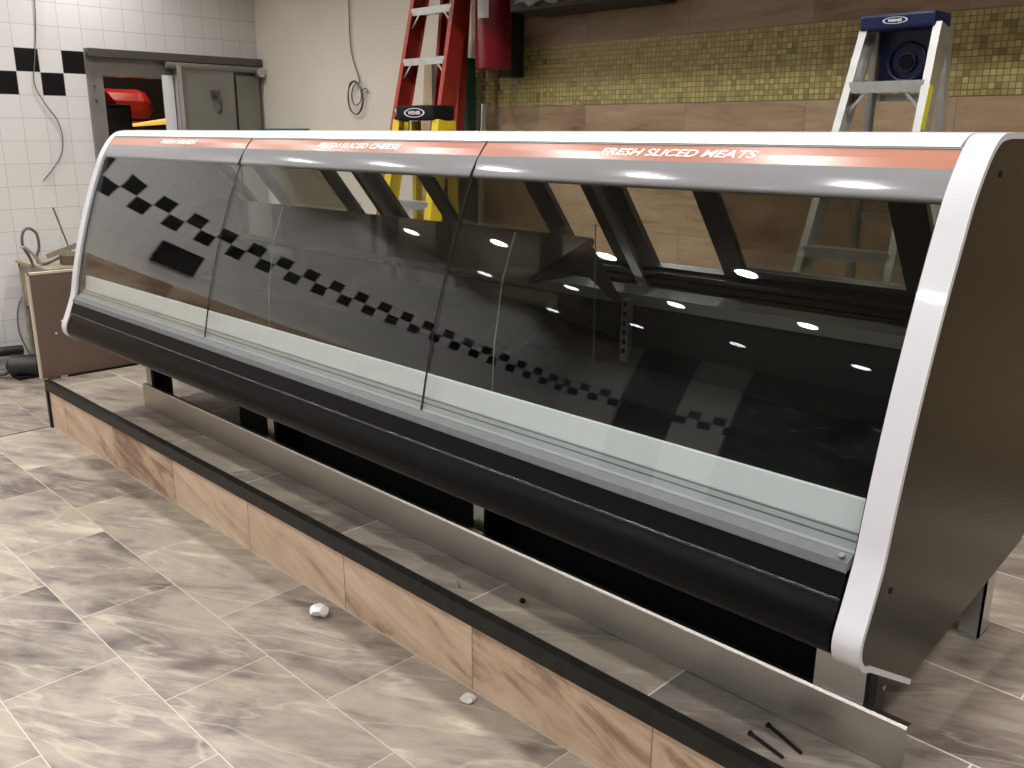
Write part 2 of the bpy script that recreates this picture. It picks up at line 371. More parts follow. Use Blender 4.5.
def crom(pts, k=5):
    out = []
    n = len(pts)
    for i in range(n-1):
        p0, p1, p2, p3 = [Vector(pts[min(max(j, 0), n-1)]) for j in (i-1, i, i+1, i+2)]
        for q in range(k):
            t = q/k
            out.append(tuple(.5*((2*p1)+(p2-p0)*t+(2*p0-5*p1+4*p2-p3)*t*t+(3*p1-p0-3*p2+p3)*t*t*t)))
    out.append(tuple(pts[-1])); return out
def text_mesh(name, s, size, material, parent, origin, xdir, ydir, shear=0., bold=0., align='LEFT', depth=.0008, local=False, squash=1.):
    cu = bpy.data.curves.new(name+'_c', 'FONT'); cu.body = s; cu.size = size; cu.shear = shear; cu.offset = bold
    cu.align_x = align; cu.extrude = depth; cu.space_character = 1.0
    ob = bpy.data.objects.new(name+'_t', cu); COL.objects.link(ob)
    dg = bpy.context.evaluated_depsgraph_get(); me = bpy.data.meshes.new_from_object(ob.evaluated_get(dg))
    bpy.data.objects.remove(ob)
    x = Vector(xdir).normalized(); y = Vector(ydir).normalized(); z = x.cross(y)
    mt = Matrix((x*squash, y, z)).transposed().to_4x4(); o = Vector(origin)
    if parent is not None and not local: o = o - wloc(parent)
    mt.translation = o
    me.transform(mt); me.materials.clear(); me.materials.append(material); me.name = name
    t = bpy.data.objects.new(name, me); COL.objects.link(t); t.parent = parent
    return t

# ------------------------------------------------------------------ the room
XW, YB, YF, XR_ROOM, ZC = -6.4, 3.7, -4.6, 3.6, 3.0
PZ = .257; PY = 1.485; PX0 = -4.9
struct(MB().box((XW-.1, YF-.1, -.1), (XR_ROOM+.1, YB+.1, 0)), 'floor', M['floor'])
struct(MB().box((XW-.1, YF-.1, ZC), (XR_ROOM+.1, YB+.1, ZC+.1)), 'ceiling', M['ceil'])
# left wall with the cooler doorway cut out
DY0, DY1, DZ1 = 2.435, 3.70, 2.024
OY0, OY1, OZ1 = 2.53, 3.40, 1.86
wl = MB()
wl.box((XW-.12, YF, 0), (XW, OY0, ZC)); wl.box((XW-.12, OY1, 0), (XW, YB, ZC)); wl.box((XW-.12, OY0, OZ1), (XW, OY1, ZC))
struct(wl, 'wall_left', M['whitetile'])
struct(MB().box((XW, YB, 0), (-4.02, YB+.1, ZC)), 'wall_back', M['beige'])
struct(MB().box((-4.02, YB-.01, 0), (XR_ROOM, YB+.1, 1.648)), 'wall_back_tiled', M['walltile'])
struct(MB().box((-4.02, YB-.012, 1.648), (XR_ROOM, YB+.1, 1.945)), 'trim_1', M['mosaic'])
struct(MB().box((-4.02, YB-.01, 1.945), (XR_ROOM, YB+.1, ZC)), 'wall_back_upper', M['walltile'])
struct(MB().box((-3.9, 3.12, 2.30), (XR_ROOM, YB-.02, ZC)), 'ceiling_shade_soffit', M['beige'])  # out of view, added to shade the upper back wall
struct(MB().box((XR_ROOM, YF, 0), (XR_ROOM+.1, YB, ZC)), 'wall_right', M['darkwall'])
struct(MB().box((XW, YF-.1, 0), (-5.6, YF, ZC)).box((-4.9, YF-.1, 0), (-4.3, YF, ZC)), 'wall_front', M['whitetile_x'])
struct(MB().box((-5.6, YF-.1, 2.5), (-4.9, YF, ZC)).box((-4.3, YF-.1, 2.5), (XR_ROOM, YF, ZC)).box((3.0, YF-.1, 0), (XR_ROOM, YF, 2.5)), 'wall_front_upper', M['darkwall'])
for i, (a, b) in enumerate(((-5.6, -4.9), (-4.3, -1.2), (-1.14, 1.0), (1.06, 3.0))):
    struct(MB().box((a, YF-.09, 0), (b, YF-.05, 2.5)), 'window_%d' % (i+1), M['nightglass'])
struct(MB().box((-1.2, YF-.1, 0), (-1.14, YF, 2.5)).box((1.0, YF-.1, 0), (1.06, YF, 2.5)), 'trim_2', M['rail'])
# wood-look dado on the left wall, towards the shopfront
struct(MB().box((XW, -3.9, 0), (XW+.06, 1.25, 1.16)), 'trim_3', M['woodpanel'])
# raised platform
plat = thing('tiled_platform', (PX0, PY, 0), 'long raised platform with wood-look tiled front and black edge under the display case', 'platform')
MB().box((PX0+.02, PY+.012, 0), (2.2, YB-.015, PZ-.001)).build('platform_top', M['platform'], plat)
MB().box((PX0+.022, PY, .0), (2.2, PY+.012, .208)).build('tiled_front', M['kerb'], plat)
MB().box((PX0, PY-.012, .205), (2.2, PY+.018, PZ), bevel=.003).build('edge_trim', M['granite'], plat)
MB().box((PX0, PY-.012, 0), (PX0+.022, PY+.015, .206)).build('corner_trim', M['granite'], plat)
# narrow joint strip on the floor at the end of the platform
struct(MB().box((-4.915, -4.0, 0), (-4.905, PY-.013, .0015)), 'trim_4', M['darkprop'])

# ------------------------------------------------------------------ cooler doorway in the left wall
dr = tag(MB().box((XW, DY0, 0), (XW+.03, OY0, DZ1)).box((XW, OY0, OZ1), (XW+.03, DY1-.01, DZ1)).box((XW, OY1, 0), (XW+.03, DY1-.01, OZ1)).build('door_1', M['greymetal']), kind='structure')
MB().box((XW+.03, DY0, DZ1-.05), (XW+.075, DY1-.005, DZ1)).build('door_rail_cover', M['rail'], dr)
MB().tube([(XW+.075, 2.95, 1.945), (XW+.075, DY1-.04, 1.945)], .022, 12).build('sliding_rail', M['greymetal'], dr, True)
MB().cyl((XW+.06, DY1-.04, 1.93), (XW+.12, DY1-.04, 1.93), .035).build('rail_end_wheel', M['alu'], dr)
bolts = MB()
for z in (1.79, 1.70): bolts.cyl((XW+.03, 2.47, z), (XW+.038, 2.47, z), .008, 10)
bolts.build('bolt', M['rail'], dr)
sd = tag(MB().box((XW+.035, 3.05, 0), (XW+.085, 3.45, 1.93), bevel=.006).box((XW+.035, 3.48, 0), (XW+.06, 3.66, 1.90)).build('door_2', M['greydoor']), kind='structure')
MB().box((XW+.035, 2.93, 0), (XW+.05, 3.005, 1.88)).build('pale_edge_panel', M['hood'], sd)
MB().box((XW+.035, 3.01, 0), (XW+.105, 3.045, 1.95), bevel=.005).build('door_edge', M['silver'], sd)
MB().tube([(XW+.085, 3.29, 1.76), (XW+.12, 3.29, 1.77), (XW+.135, 3.31, 1.71), (XW+.115, 3.315, 1.65), (XW+.085, 3.315, 1.64)], .010, 10).build('door_handle', M['rail'], sd, True)
MB().box((XW+.085, 3.26, 1.73), (XW+.095, 3.33, 1.79), bevel=.003).build('handle_plate', M['rail'], sd)
# dim store room beyond
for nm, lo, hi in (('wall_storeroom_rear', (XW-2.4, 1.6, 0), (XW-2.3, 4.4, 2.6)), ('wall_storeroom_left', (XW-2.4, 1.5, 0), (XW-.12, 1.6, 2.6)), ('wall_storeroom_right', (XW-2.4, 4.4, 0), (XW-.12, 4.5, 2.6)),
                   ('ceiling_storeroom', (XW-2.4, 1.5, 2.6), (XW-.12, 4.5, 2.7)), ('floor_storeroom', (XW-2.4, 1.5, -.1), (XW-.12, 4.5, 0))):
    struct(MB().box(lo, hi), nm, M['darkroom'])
t = thing('dark_cabinet', (XW-.55, 2.8, 0), 'black upright cabinet seen through the cooler doorway', 'cabinet')
MB().box((XW-.75, 2.62, 0), (XW-.35, 2.86, 1.69), bevel=.01).build('cabinet_body', M['matblack'], t)
MB().box((XW-.352, 2.64, 1.0), (XW-.34, 2.84, 1.66), bevel=.003).build('cabinet_door', M['black'], t)
# ------------------------------------------------------------------ ceiling downlights
first = None
for yy in LIGHT_YS:
    for xx in LIGHT_XS:
        if first is None:
            first = thing('downlight', (xx, yy, ZC), 'round recessed ceiling downlight with white rim', 'ceiling light', 'recessed downlights in the ceiling')
            mb = MB()
            n = 32
            prof = [(.098, 0), (.098, -.006), (.086, -.010), (.074, -.006), (.074, -.001)]
            rings = [[mb.bm.verts.new((r*math.cos(2*math.pi*k/n), r*math.sin(2*math.pi*k/n), z)) for k in range(n)] for r, z in prof]
            for a, b in zip(rings, rings[1:]):
                for k in range(n): mb.bm.faces.new((a[k], a[(k+1) % n], b[(k+1) % n], b[k]))
            mb.build('rim', M['hood'], first, True, True)
            MB().cyl((0, 0, -.004), (0, 0, -.001), .074, 32).build('lamp_face', M['lampface'], first, False, True)
            ld = bpy.data.lights.new('downlight_lamp', 'AREA'); ld.shape = 'DISK'; ld.size = .14; ld.energy = LAMP_W; ld.color = (1.0, .98, .965); ld.spread = math.radians(142)
            lo = bpy.data.objects.new('lamp_light', ld); COL.objects.link(lo); lo.parent = first; lo.location = (0, 0, -.012)
        else:
            c = copy_tree(first); c.location = (xx, yy, ZC)

# ------------------------------------------------------------------ the display case
XR, XL, TW = -.53, -4.2, .05
case = thing('deli_display_case', (-2.365, 1.9, PZ), 'long curved-glass refrigerated deli case with terracotta FRESH SLICED MEATS band and black bumper', 'display case')
GLASSPTS = None
def yglass(z):
    t = (z-.80)/.595; return 1.42+.595*(.21*t+.24*max(0, t)**2.2/2.2)
TOPF = [(2.05, 1.508), (1.76, 1.508), (1.722, 1.505), (1.695, 1.497), (1.668, 1.477), (1.640, 1.443), (1.612, 1.395), GLASSPTS, (1.388, .72), (1.370, .68), (1.366, .655), (1.373, .63), (1.395, .608), (1.42, .598)]
i_ = TOPF.index(None); TOPF[i_-1:i_+1] = [(yglass(z), z) for z in (1.395, 1.33, 1.26, 1.19, 1.11, 1.03, .95, .87, .80)]
FC = crom(TOPF[1:], 4)
OUT = [TOPF[0]]+FC+[(1.632, .473), (2.271, .556), (2.36, .62), (2.38, 1.1)]
def Yg(z):       # front surface of the glass at height z
    for (y0, z0), (y1, z1) in zip(FC, FC[1:]):
        if z0 >= z >= z1: return y0+(y1-y0)*(z0-z)/max(1e-6, z0-z1)
    return 1.7
def end_panel(x0, x1, side):
    # side=+1: finished face towards +x
    o = OUT; i1 = inset(OUT, .011)
    mb = MB(); n = len(o); last = n-4                    # trim runs from the top, down the front to the lowest corner
    idx = list(range(0, n-3)); A = [[mb.bm.verts.new((x, *p)) for p in [o[k] for k in idx]] for x in (x0, x1)]
    B = [[mb.bm.verts.new((x, *p)) for p in [i1[k] for k in idx]] for x in (x0, x1)]
    for k in range(len(idx)-1):
        mb.bm.faces.new((A[0][k], A[0][k+1], A[1][k+1], A[1][k])); mb.bm.faces.new((B[0][k], B[1][k], B[1][k+1], B[0][k+1]))
        for e in (0, 1): mb.bm.faces.new((A[e][k], A[e][k+1], B[e][k+1], B[e][k]))
    for k in (0, len(idx)-1): mb.bm.faces.new((A[0][k], A[1][k], B[1][k], B[0][k]))
    tr = mb.build('end_trim', M['white_trim'], case, True)
    fx = (x1-.010, x1-.004) if side > 0 else (x0+.004, x0+.010)
    p = MB().prism(i1, fx[0], fx[1]).build('end_panel', M['endface'], case)
    return p
ep = end_panel(XR-TW, XR, 1); ep['label'] = 'dark glossy outer end panel'
for yy, zz in ((1.735, 1.438), (1.478, .733)): MB().cyl((XR-.004, yy, zz), (XR-.0025, yy, zz), .006, 16).build('screw_slot', M['matblack'], ep)
end_panel(XL, XL+TW, -1)
XI0, XI1 = XL+TW, XR-TW
MB().prism(inset(OUT, .012), XI1-.006, XI1).build('inner_end_lining', M['interior'], case)
MB().prism(inset(OUT, .012), XI0, XI0+.006).build('inner_end_lining', M['interior'], case)
SEAM = [XI0, -2.965, -1.765, XI1]
G = .0025
# hood, white
hood = [(2.05, 1.507)]+[p for p in FC if p[1] > 1.482]
hood += [(1.676, 1.482)]
MB().prism(hood+[(1.71, 1.470), (2.04, 1.472)], XI0+.006, XI1-.006).build('hood', M['hood'], case, True)
MB().box((XI0+.006, 2.03, 1.44), (XI1-.006, 2.075, 1.495)).build('rear_top_rail', M['black'], case)
def offs(z, d=.003): return (Yg(z)+d, z)
def ypane(z):
    return yglass(z) if z < 1.29 else yglass(1.29)+(z-1.29)*.405
texts = ['FRESH SALADS', 'FRESH SLICED CHEESE', 'FRESH SLICED MEATS']
tx = [(-3.66, .30), (-2.53, .42), (-1.37, .405)]
for i in range(3):
    a, b = SEAM[i]+G, SEAM[i+1]-G
    if i == 0: a -= G
    if i == 2: b += G
    p1, p2 = offs(1.480), offs(1.446)
    bd = MB().ribbon([p1, offs(1.463), p2], .006, a, b).build('sign_band', M['orange'], case); bd['label'] = 'terracotta band lettered '+texts[i]
    yv = Vector((0, p1[0]-p2[0], p1[1]-p2[1])).normalized(); nv = Vector((0, -yv.z, yv.y))
    o = Vector((tx[i][0], p2[0], p2[1]))+yv*.0125+nv*.0012
    tobj = text_mesh('lettering', texts[i], .0265, M['cream'], bd, o, (1, 0, 0), yv, shear=.32, bold=.0003, depth=.0005)
    wd = tobj.dimensions.x; tobj_s = tx[i][1]/max(.01, max(v.co.x for v in tobj.data.vertices)-min(v.co.x for v in tobj.data.vertices))
    x0 = min(v.co.x for v in tobj.data.vertices)
    for v in tobj.data.vertices: v.co.x = x0+(v.co.x-x0)*tobj_s
    mb = MB()
    mb.ribbon([offs(1.4815, .001), offs(1.4795, .001)], .006, a, b); mb.ribbon([offs(1.4465, .001), offs(1.4445, .001)], .006, a, b)
    mb.build('band_pinstripe', M['groove'], bd)
    prof = [(1.6425, 1.445), (1.6350, 1.432), (1.6285, 1.419), (1.6230, 1.407), (1.6200, 1.398), (1.6225, 1.391), (1.634, 1.387), (1.656, 1.386)]
    MB().ribbon(crom(prof, 4), .005, a, b).build('light_canopy', M['canopy'], case, True)
    # glass pane
    zs = [1.395-k*(1.395-.792)/30 for k in range(31)]
    gp = MB().ribbon([(ypane(z)+.010, z) for z in zs], .006, a, b).build('curved_glass_pane', M['glass'], case, True)
# seams
for x in SEAM[1:3]:
    MB().ribbon([offs(1.482-k*(1.482-.785)/40, .011) for k in range(41)], .004, x-.0022, x+.0022).build('glass_joint', M['matblack'], case, True)
    MB().ribbon([offs(1.482-k*(1.482-1.39)/10, .0015) for k in range(11)], .004, x-.0022, x+.0022).build('band_joint', M['matblack'], case, True)
# sill with grooves below the glass
a, b = XI0+.006, XI1-.006
sill = [(1.407, .776), (1.412, .788), (1.432, .800), (1.462, .826), (1.468, .826), (1.468, .76), (1.41, .76)]
sl = MB().prism(sill, a, b).build('glass_sill', M['sill'], case)
MB().prism([(1.4055, .7755), (1.4105, .7895), (1.4285, .8000), (1.4275, .7985), (1.4115, .7865), (1.408, .7755)][::1], a, b).build('sill_lip', M['lip'], sl)
mb = MB()
for (y, z) in ((1.4145, .7893), (1.4305, .7990), (1.4495, .8150), (1.4605, .8245)):
    mb.box((a, y-.0016, z-.001), (b, y+.0016, z+.0016))
mb.build('sill_groove', M['groove'], sl)
ln = MB().prism([(1.466, .820), (1.476, .884), (1.482, .886), (1.486, .880), (1.484, .78), (1.466, .78)], a, b).build('liner_panel', M['liner'], case); ln['label'] = 'pale panel just inside the glass'
MB().cyl((-.600, 1.418, .795), (-.600, 1.412, .802), .005, 12).build('sill_screw', M['groove'], sl)
# bumper: satin upper face, groove, gloss nose and belly
MB().prism([(1.409, .775), (1.392, .728), (1.40, .725), (1.45, .74), (1.45, .775)], a, b).build('upper_bumper', M['blacksatin'], case)
lower = [offs(.722, .006), offs(.70, .003), offs(.68, .003), (1.368, .66), (1.370, .64), (1.380, .628), (1.40, .618), (1.43, .608), (1.52, .578), (1.632, .535), (1.9, .535), (2.271, .562), (2.35, .62), (2.372, 1.0)]
MB().ribbon(crom(lower, 4), .008, a, b).build('lower_bumper', M['blackgloss'], case, True)
MB().box((a, 1.405, .70), (b, 1.45, .735)).build('bumper_core', M['matblack'], case)
# tub interior
MB().box((a, 1.486, .755), (b, 2.28, .785)).build('deck', M['interior'], case)
MB().prism([(2.25, .785), (2.30, 1.0), (2.315, 1.0), (2.28, .785)], a, b).build('back_lining', M['interior'], case)
MB().prism([(2.268, .98), (2.268, 1.015), (2.345, 1.03), (2.345, 1.0), (2.30, .98)], a, b).build('steel_ledge', M['steel2'], case)
# rear doors on a leaning plane: point along height h in 0..1
DB = Vector((2.343, 1.098)); DT = Vector((2.03, 1.50)); dv = (DT-DB)
dn = Vector((dv.y, -dv.x)).normalized()          # towards the aisle
def dpoly(t0, t1, o0, o1):
    return [tuple(DB+dv*t0+dn*o0), tuple(DB+dv*t1+dn*o0), tuple(DB+dv*t1+dn*o1), tuple(DB+dv*t0+dn*o1)]
mb = MB()
for k in range(3): mb.prism(dpoly(-.20+k*.065, -.155+k*.065, -.012, .03), a, b)
mb.prism(dpoly(-.22, 0, .0, .02), a, b)
mb.build('door_track', M['black'], case)
for i in range(3):
    x0 = SEAM[i]; x1 = SEAM[i+1]
    o = -1.79
    s0 = x0 if i else x0
    # offsets measured on the right-hand bay
    MB().prism(dpoly(-.21, .97, -.02, .0), x0-.018 if i else x0+.006, x0+.018 if i else x0+.03).build('silver_post', M['silver'], case)
    MB().prism(dpoly(-.02, .97, .0, .02), x0+.018 if i else x0+.03, x0+.075).build('door_jamb', M['black'], case)
    dx0, dx1 = x0+.32, x0+.955
    mb = MB(); mb.prism(dpoly(0, .97, .004, .022), dx0, dx0+.075); mb.prism(dpoly(0, .97, .004, .022), dx1-.09, dx1)
    mb.prism(dpoly(0, .05, .0035, .0225), dx0, dx1); mb.prism(dpoly(.92, .97, .0035, .0225), dx0, dx1)
    fr = mb.build('sliding_door', M['black'], case)
    MB().prism(dpoly(.05, .92, .010, .015), dx0+.075, dx1-.09).build('door_glass', M['doorglass'], fr)
    MB().prism(dpoly(-.02, .97, .0, .02), x1-.085, x1-.018 if i < 2 else x1-.03).build('door_jamb', M['black'], case)
    # perforated upright
    if i:
        up_ = MB().box((x0+.02, 2.24, .80), (x0+.05, 2.262, 1.0)).build('shelf_upright', M['steel2'], case)
        mb = MB()
        for k in range(6): mb.box((x0+.029, 2.2385, .825+k*.03), (x0+.041, 2.2415, .840+k*.03))
        mb.build('slot', M['matblack'], up_)
# shelves (left two bays)
for i in range(2):
    x0 = SEAM[i]+(.012 if i == 0 else .006); x1 = SEAM[i+1]-.008
    MB().prism([(1.84, 1.088), (1.84, 1.106), (2.12, 1.198), (2.13, 1.190), (2.13, 1.176)], x0, x1).build('upper_shelf', M['darkshelf'], case)
    MB().prism([(1.75, .905), (1.75, .922), (2.06, 1.025), (2.07, 1.016), (2.07, 1.004)], x0, x1).build('lower_shelf', M['darkshelf'], case)
    for x in (x0+.002, x1-.01):
        MB().prism([(1.86, 1.085), (2.125, 1.175), (2.27, 1.00), (2.27, .97), (2.1, 1.09)], x, x+.006).build('shelf_bracket', M['black'], case)
        MB().prism([(1.77, .90), (2.06, 1.0), (2.26, .90), (2.26, .87), (2.06, .95)], x, x+.006).build('shelf_bracket', M['black'], case)
# clear dividers
for x in (SEAM[1]+.004, SEAM[2]+.004):
    d = MB().prism([(1.687, .785), (1.695, .93), (1.726, 1.109), (1.776, 1.24), (2.12, 1.24), (2.13, .785)], x-.002, x+.002).build('glass_divider', M['thinglass'], case)
    mb = MB(); ed = [(1.687, .785), (1.695, .93), (1.726, 1.109), (1.776, 1.24)]
    mb.tube([(x, *p) for p in ed], .0022, 6).build('divider_edge', M['edge'], d)
    MB().tube([(x, 2.12, 1.24), (x, 2.13, .80)], .0018, 6).build('divider_edge', M['edge'], d)
# belly, legs and kick plate
MB().tube([(a, 1.394, .7255), (b, 1.394, .7255)], .0045, 10).build('bumper_highlight_bead', M['beadblack'], case, True)  # added along the crease to catch a line of lamp highlights
MB().box((XI0+.01, 1.70, .545), (XI1-.01, 2.24, .66)).build('belly_box', M['matblack'], case)
MB().box((-3.50, 1.82, PZ+.003), (-.75, 2.19, .54), bevel=.008).build('pan_and_shade_box', M['matblack'], case)  # black box standing in for the dark pan and shade under the case
for x, wv in ((-4.10, .05), (-3.0, .045), (-1.81, .045)):
    lg = MB().box((x-wv, 1.70, PZ), (x, 1.712, .56)).build('leg', M['steel2'], case)
    MB().box((x-wv, 1.712, PZ), (x, 1.80, .56)).build('leg_web', M['black'], lg)
lg = MB().box((-.735, 1.66, PZ), (-.625, 1.672, .62)).build('leg', M['steel2'], case)
w_ = MB().box((-.735, 1.672, PZ), (-.605, 1.72, .50)).build('leg_web', M['black'], lg)
MB().cyl((-.605, 1.70, .40), (-.601, 1.70, .40), .006, 12).build('bolt', M['silver'], lg)
for x in (-.60, -1.81, -3.0, -4.08):
    lg = MB().box((x-.05, 2.30, PZ), (x, 2.312, .56)).box((x-.004, 2.30, PZ), (x, 2.37, .60)).box((x-.05, 2.29, PZ), (x, 2.385, PZ+.004)).build('leg', M['silver'], case)
kp = MB().prism([(1.648, PZ+.001), (1.648, .362), (1.652, .368), (1.672, .366), (1.672, .362), (1.654, .360), (1.654, PZ+.001)], -4.08, -.53).build('kick_plate', M['steel'], case)

# ------------------------------------------------------------------ ladders
def rail_pts(p0, p1): return Vector(p0), Vector(p1)
def oval_logo(parent, c, rx, rz, s, fg, yoff=0., facing=-1):
    """oval maker's badge with its name, on a face that looks towards -y"""
    mb = MB(); n = 32
    for (k0, k1) in ((1.0, .86),):
        A = [mb.bm.verts.new((c[0]+rx*k0*math.cos(2*math.pi*i/n), c[1], c[2]+rz*k0*math.sin(2*math.pi*i/n))) for i in range(n)]
        B = [mb.bm.verts.new((c[0]+rx*k1*math.cos(2*math.pi*i/n), c[1], c[2]+rz*k1*math.sin(2*math.pi*i/n))) for i in range(n)]
        A2 = [mb.bm.verts.new(v.co+Vector((0, .001, 0))) for v in A]; B2 = [mb.bm.verts.new(v.co+Vector((0, .001, 0))) for v in B]
        for i in range(n):
            j = (i+1) % n
            mb.bm.faces.new((A[i], A[j], B[j], B[i])); mb.bm.faces.new((A2[i], B2[i], B2[j], A2[j]))
            mb.bm.faces.new((A[i], A2[i], A2[j], A[j])); mb.bm.faces.new((B[i], B[j], B2[j], B2[i]))
    mb.build('badge_ring', fg, parent)
    t = text_mesh('badge_lettering', s, rz*1.05, fg, parent, (c[0], c[1], c[2]-rz*.36), (1, 0, 0), (0, 0, 1), bold=.0006, align='CENTER', depth=.0005)
    return t
def front_section(t, base, top, wb, wt, depth, railmat, stepmat, pitch=.305, first=.30, flange=.028, nrail=2, braces=True, xw=None):
    """base/top: centres of the climbing side's foot and head"""
    b, u = Vector(base), Vector(top); d = (u-b)
    for s in (-1, 1):
        MB().channel(b+Vector((s*wb/2, 0, 0)), u+Vector((s*wt/2, 0, 0)), flange, depth, .005, -s).build('rail', railmat, t)
        ft = MB().box((b.x+s*wb/2-.025, b.y-depth/2-.005, b.z), (b.x+s*wb/2+.025, b.y+depth/2+.005, b.z+.04), bevel=.004).build('foot', M['matblack'], t)
    L = d.length; k = first
    while k < L-.08:
        p = b+d*(k/L); wd = wb+(wt-wb)*k/L
        st = MB().box((p.x-wd/2+.005, p.y-depth/2, p.z-.012), (p.x+wd/2-.005, p.y+depth/2, p.z+.012)).box((p.x-wd/2+.005, p.y-depth/2-.002, p.z-.024), (p.x+wd/2-.005, p.y-depth/2+.002, p.z+.013)).build('step', stepmat, t)
        if braces:
            for s in (-1, 1):
                MB().bar((p.x+s*(wd/2-.075), p.y-depth/2+.004, p.z-.012), (p.x+s*(wd/2-.006), p.y-depth/2+.004, p.z-.085), .010, .004).build('step_brace', stepmat, st)
        k += pitch
# tall red ladder, leaning to the back wall
t = thing('step_ladder', (-4.02, 3.0, PZ), 'tall red fibreglass ladder with silver steps, upright against the beige wall behind the case', 'ladder')
rb = (-4.02, 3.02, PZ+.012); ru = (-4.0, 3.52, 2.55)
front_section(t, rb, ru, .46, .32, .105, M['red'], M['alu'], pitch=.270, first=.304, flange=.03)
MB().box((-4.16, 3.44, 2.55), (-3.76, 3.62, 2.60), bevel=.01).build('top_cap', M['red'], t)
for s in (-1, 1):
    MB().channel((-4.03+s*.13, 3.36, PZ+.004), (-4.01+s*.08, 3.60, 2.55), .025, .05, .004, -s).build('rear_rail', M['red'], t)
# yellow ladder in front of it, black top cap
t = thing('step_ladder', (-3.42, 2.85, PZ), 'yellow fibreglass step ladder with a black top cap in front of the red ladder', 'ladder')
front_section(t, (-3.60, 2.72, PZ+.012), (-3.56, 2.93, 1.56), .46, .30, .07, M['yellow'], M['alu'], pitch=.30, first=.31, flange=.05)
for s in (-1, 1):
    MB().channel((-3.58+s*.155, 3.04, PZ+.004), (-3.54+s*.13, 2.99, 1.56), .025, .045, .004, -s).build('rear_rail', M['yellow'], t)
cap = MB().box((-3.70, 2.885, 1.562), (-3.415, 3.02, 1.632), bevel=.01).build('top_cap', M['matblack'], t)
oval_logo(cap, (-3.555, 2.883, 1.597), .078, .022, 'WERNER', M['paper'])
# green ladder folded behind, between red one and the wall
t = thing('step_ladder', (-3.86, 3.5, PZ), 'dark green fibreglass ladder folded flat beside the wall behind the red ladder', 'ladder')
for s, x, top in ((-1, -4.17, 1.885), (1, -3.95, 1.905)):
    MB().channel((x, 3.585, PZ), (x, 3.585, top), .09, .06, .005, -s).build('rail', M['green'], t)
for k in range(5):
    MB().box((-4.125, 3.56, .50+k*.30), (-3.945, 3.60, .525+k*.30)).build('step', M['alu'], t)
for x in (-3.80, -3.78):
    MB().bar((x, 3.50, PZ), (x, 3.56, 1.66), .012, .03).build('rear_rail', M['green' if x < -3.79 else 'alu'], t)
# pale plank behind the red ladder
tag(MB().bar((-4.36, 3.56, PZ+.003), (-4.33, 3.655, 1.93), .11, .02).build('wooden_plank', M['wood']), 'pale wooden plank leaning on the back wall seen between red ladder rails', 'plank')
# aluminium ladder on the right
t = thing('step_ladder', (-1.4, 3.15, PZ), 'aluminium step ladder with a blue top cap near the tiled back wall', 'ladder')
front_section(t, (-1.41, 2.84, PZ+.012), (-1.352, 3.21, 1.85), .40, .245, .08, M['alu'], M['alu'], pitch=.285, first=.295, flange=.026)
for s in (-1, 1):
    MB().channel((-1.39+s*.18, 3.46, PZ+.004), (-1.35+s*.115, 3.27, 1.85), .022, .04, .003, -s).build('rear_rail', M['alu'], t)
for z in (.7, 1.2, 1.62):
    MB().box((-1.50, 3.33, z), (-1.23, 3.345, z+.025)).build('rear_brace', M['alu'], t)
cap = MB().box((-1.488, 3.16, 1.845), (-1.235, 3.30, 1.895), bevel=.01).build('top_cap', M['blue'], t)
oval_logo(cap, (-1.365, 3.158, 1.871), .042, .011, 'WERNER', M['paper'])
tray = MB().prism([(3.285, 1.66), (3.30, 1.66), (3.28, 1.86), (3.265, 1.86)], -1.455, -1.255).build('folding_tray', M['blue'], t)
mb = MB(); n = 28; c = Vector((-1.355, 3.272, 1.745))
A = [(c.x+.062*math.cos(2*math.pi*i/n), c.y-.008, c.z+.062*math.sin(2*math.pi*i/n)) for i in range(n+1)]
mb.tube(A, .006, 8, False); mb.tube([(c.x+.028*math.cos(2*math.pi*i/n), c.y-.008, c.z+.028*math.sin(2*math.pi*i/n)) for i in range(n+1)], .004, 8, False)
mb.build('bucket_ring', M['blue'], tray, True)
MB().cyl((c.x, c.y-.012, c.z), (c.x, c.y-.004, c.z), .022, 20).build('bucket_hole', M['matblack'], tray)
MB().bar((-1.3725+.1488+.0135, 3.100, 1.52), (-1.3680+.1420+.0135, 3.140, 1.66), .0015, .035).build('warning_sticker', M['sticker'], t)

# ------------------------------------------------------------------ things on and by the walls
t = thing('wall_canister', (-3.55, 3.5, 1.9), 'dark red canister with a white paper tag on a dark bracket against the back wall', 'canister')
mb = MB(); cc = (-3.64, 3.50)
mb.tube([(*cc, 1.825), (*cc, 1.833), (*cc, 2.34), (*cc, 2.36)], [.090, .097, .097, .08], 28)
mb.build('canister_body', M['maroon'], t, True)
MB().box((-3.70, 3.58, 1.795), (-3.60, YB-.012, 2.34), bevel=.006).build('wall_bracket', M['darkprop'], t)
mb = MB(); ring = [(cc[0]+.0985*math.cos(a), cc[1]+.0985*math.sin(a)) for a in [math.radians(-99+k*5) for k in range(9)]]
for k in range(8):
    (ax, ay), (bx, by) = ring[k], ring[k+1]
    V = [mb.bm.verts.new(p) for p in ((ax, ay, 2.075), (bx, by, 2.075), (bx, by, 2.175), (ax, ay, 2.175))]; mb.bm.faces.new(V)
bmesh.ops.remove_doubles(mb.bm, verts=mb.bm.verts[:], dist=1e-5)
tg = mb.build('paper_tag', M['paper'], t); md = tg.modifiers.new('thickness', 'SOLIDIFY'); md.thickness = .001
t = thing('wall_shelf', (-3.2, 3.55, 2.1), 'long dark shelf high on the back wall above the gold mosaic', 'shelf')
MB().box((-3.42, 3.40, 2.085), (-2.62, YB-.012, 2.20), bevel=.006).build('shelf_board', M['darkprop'], t)
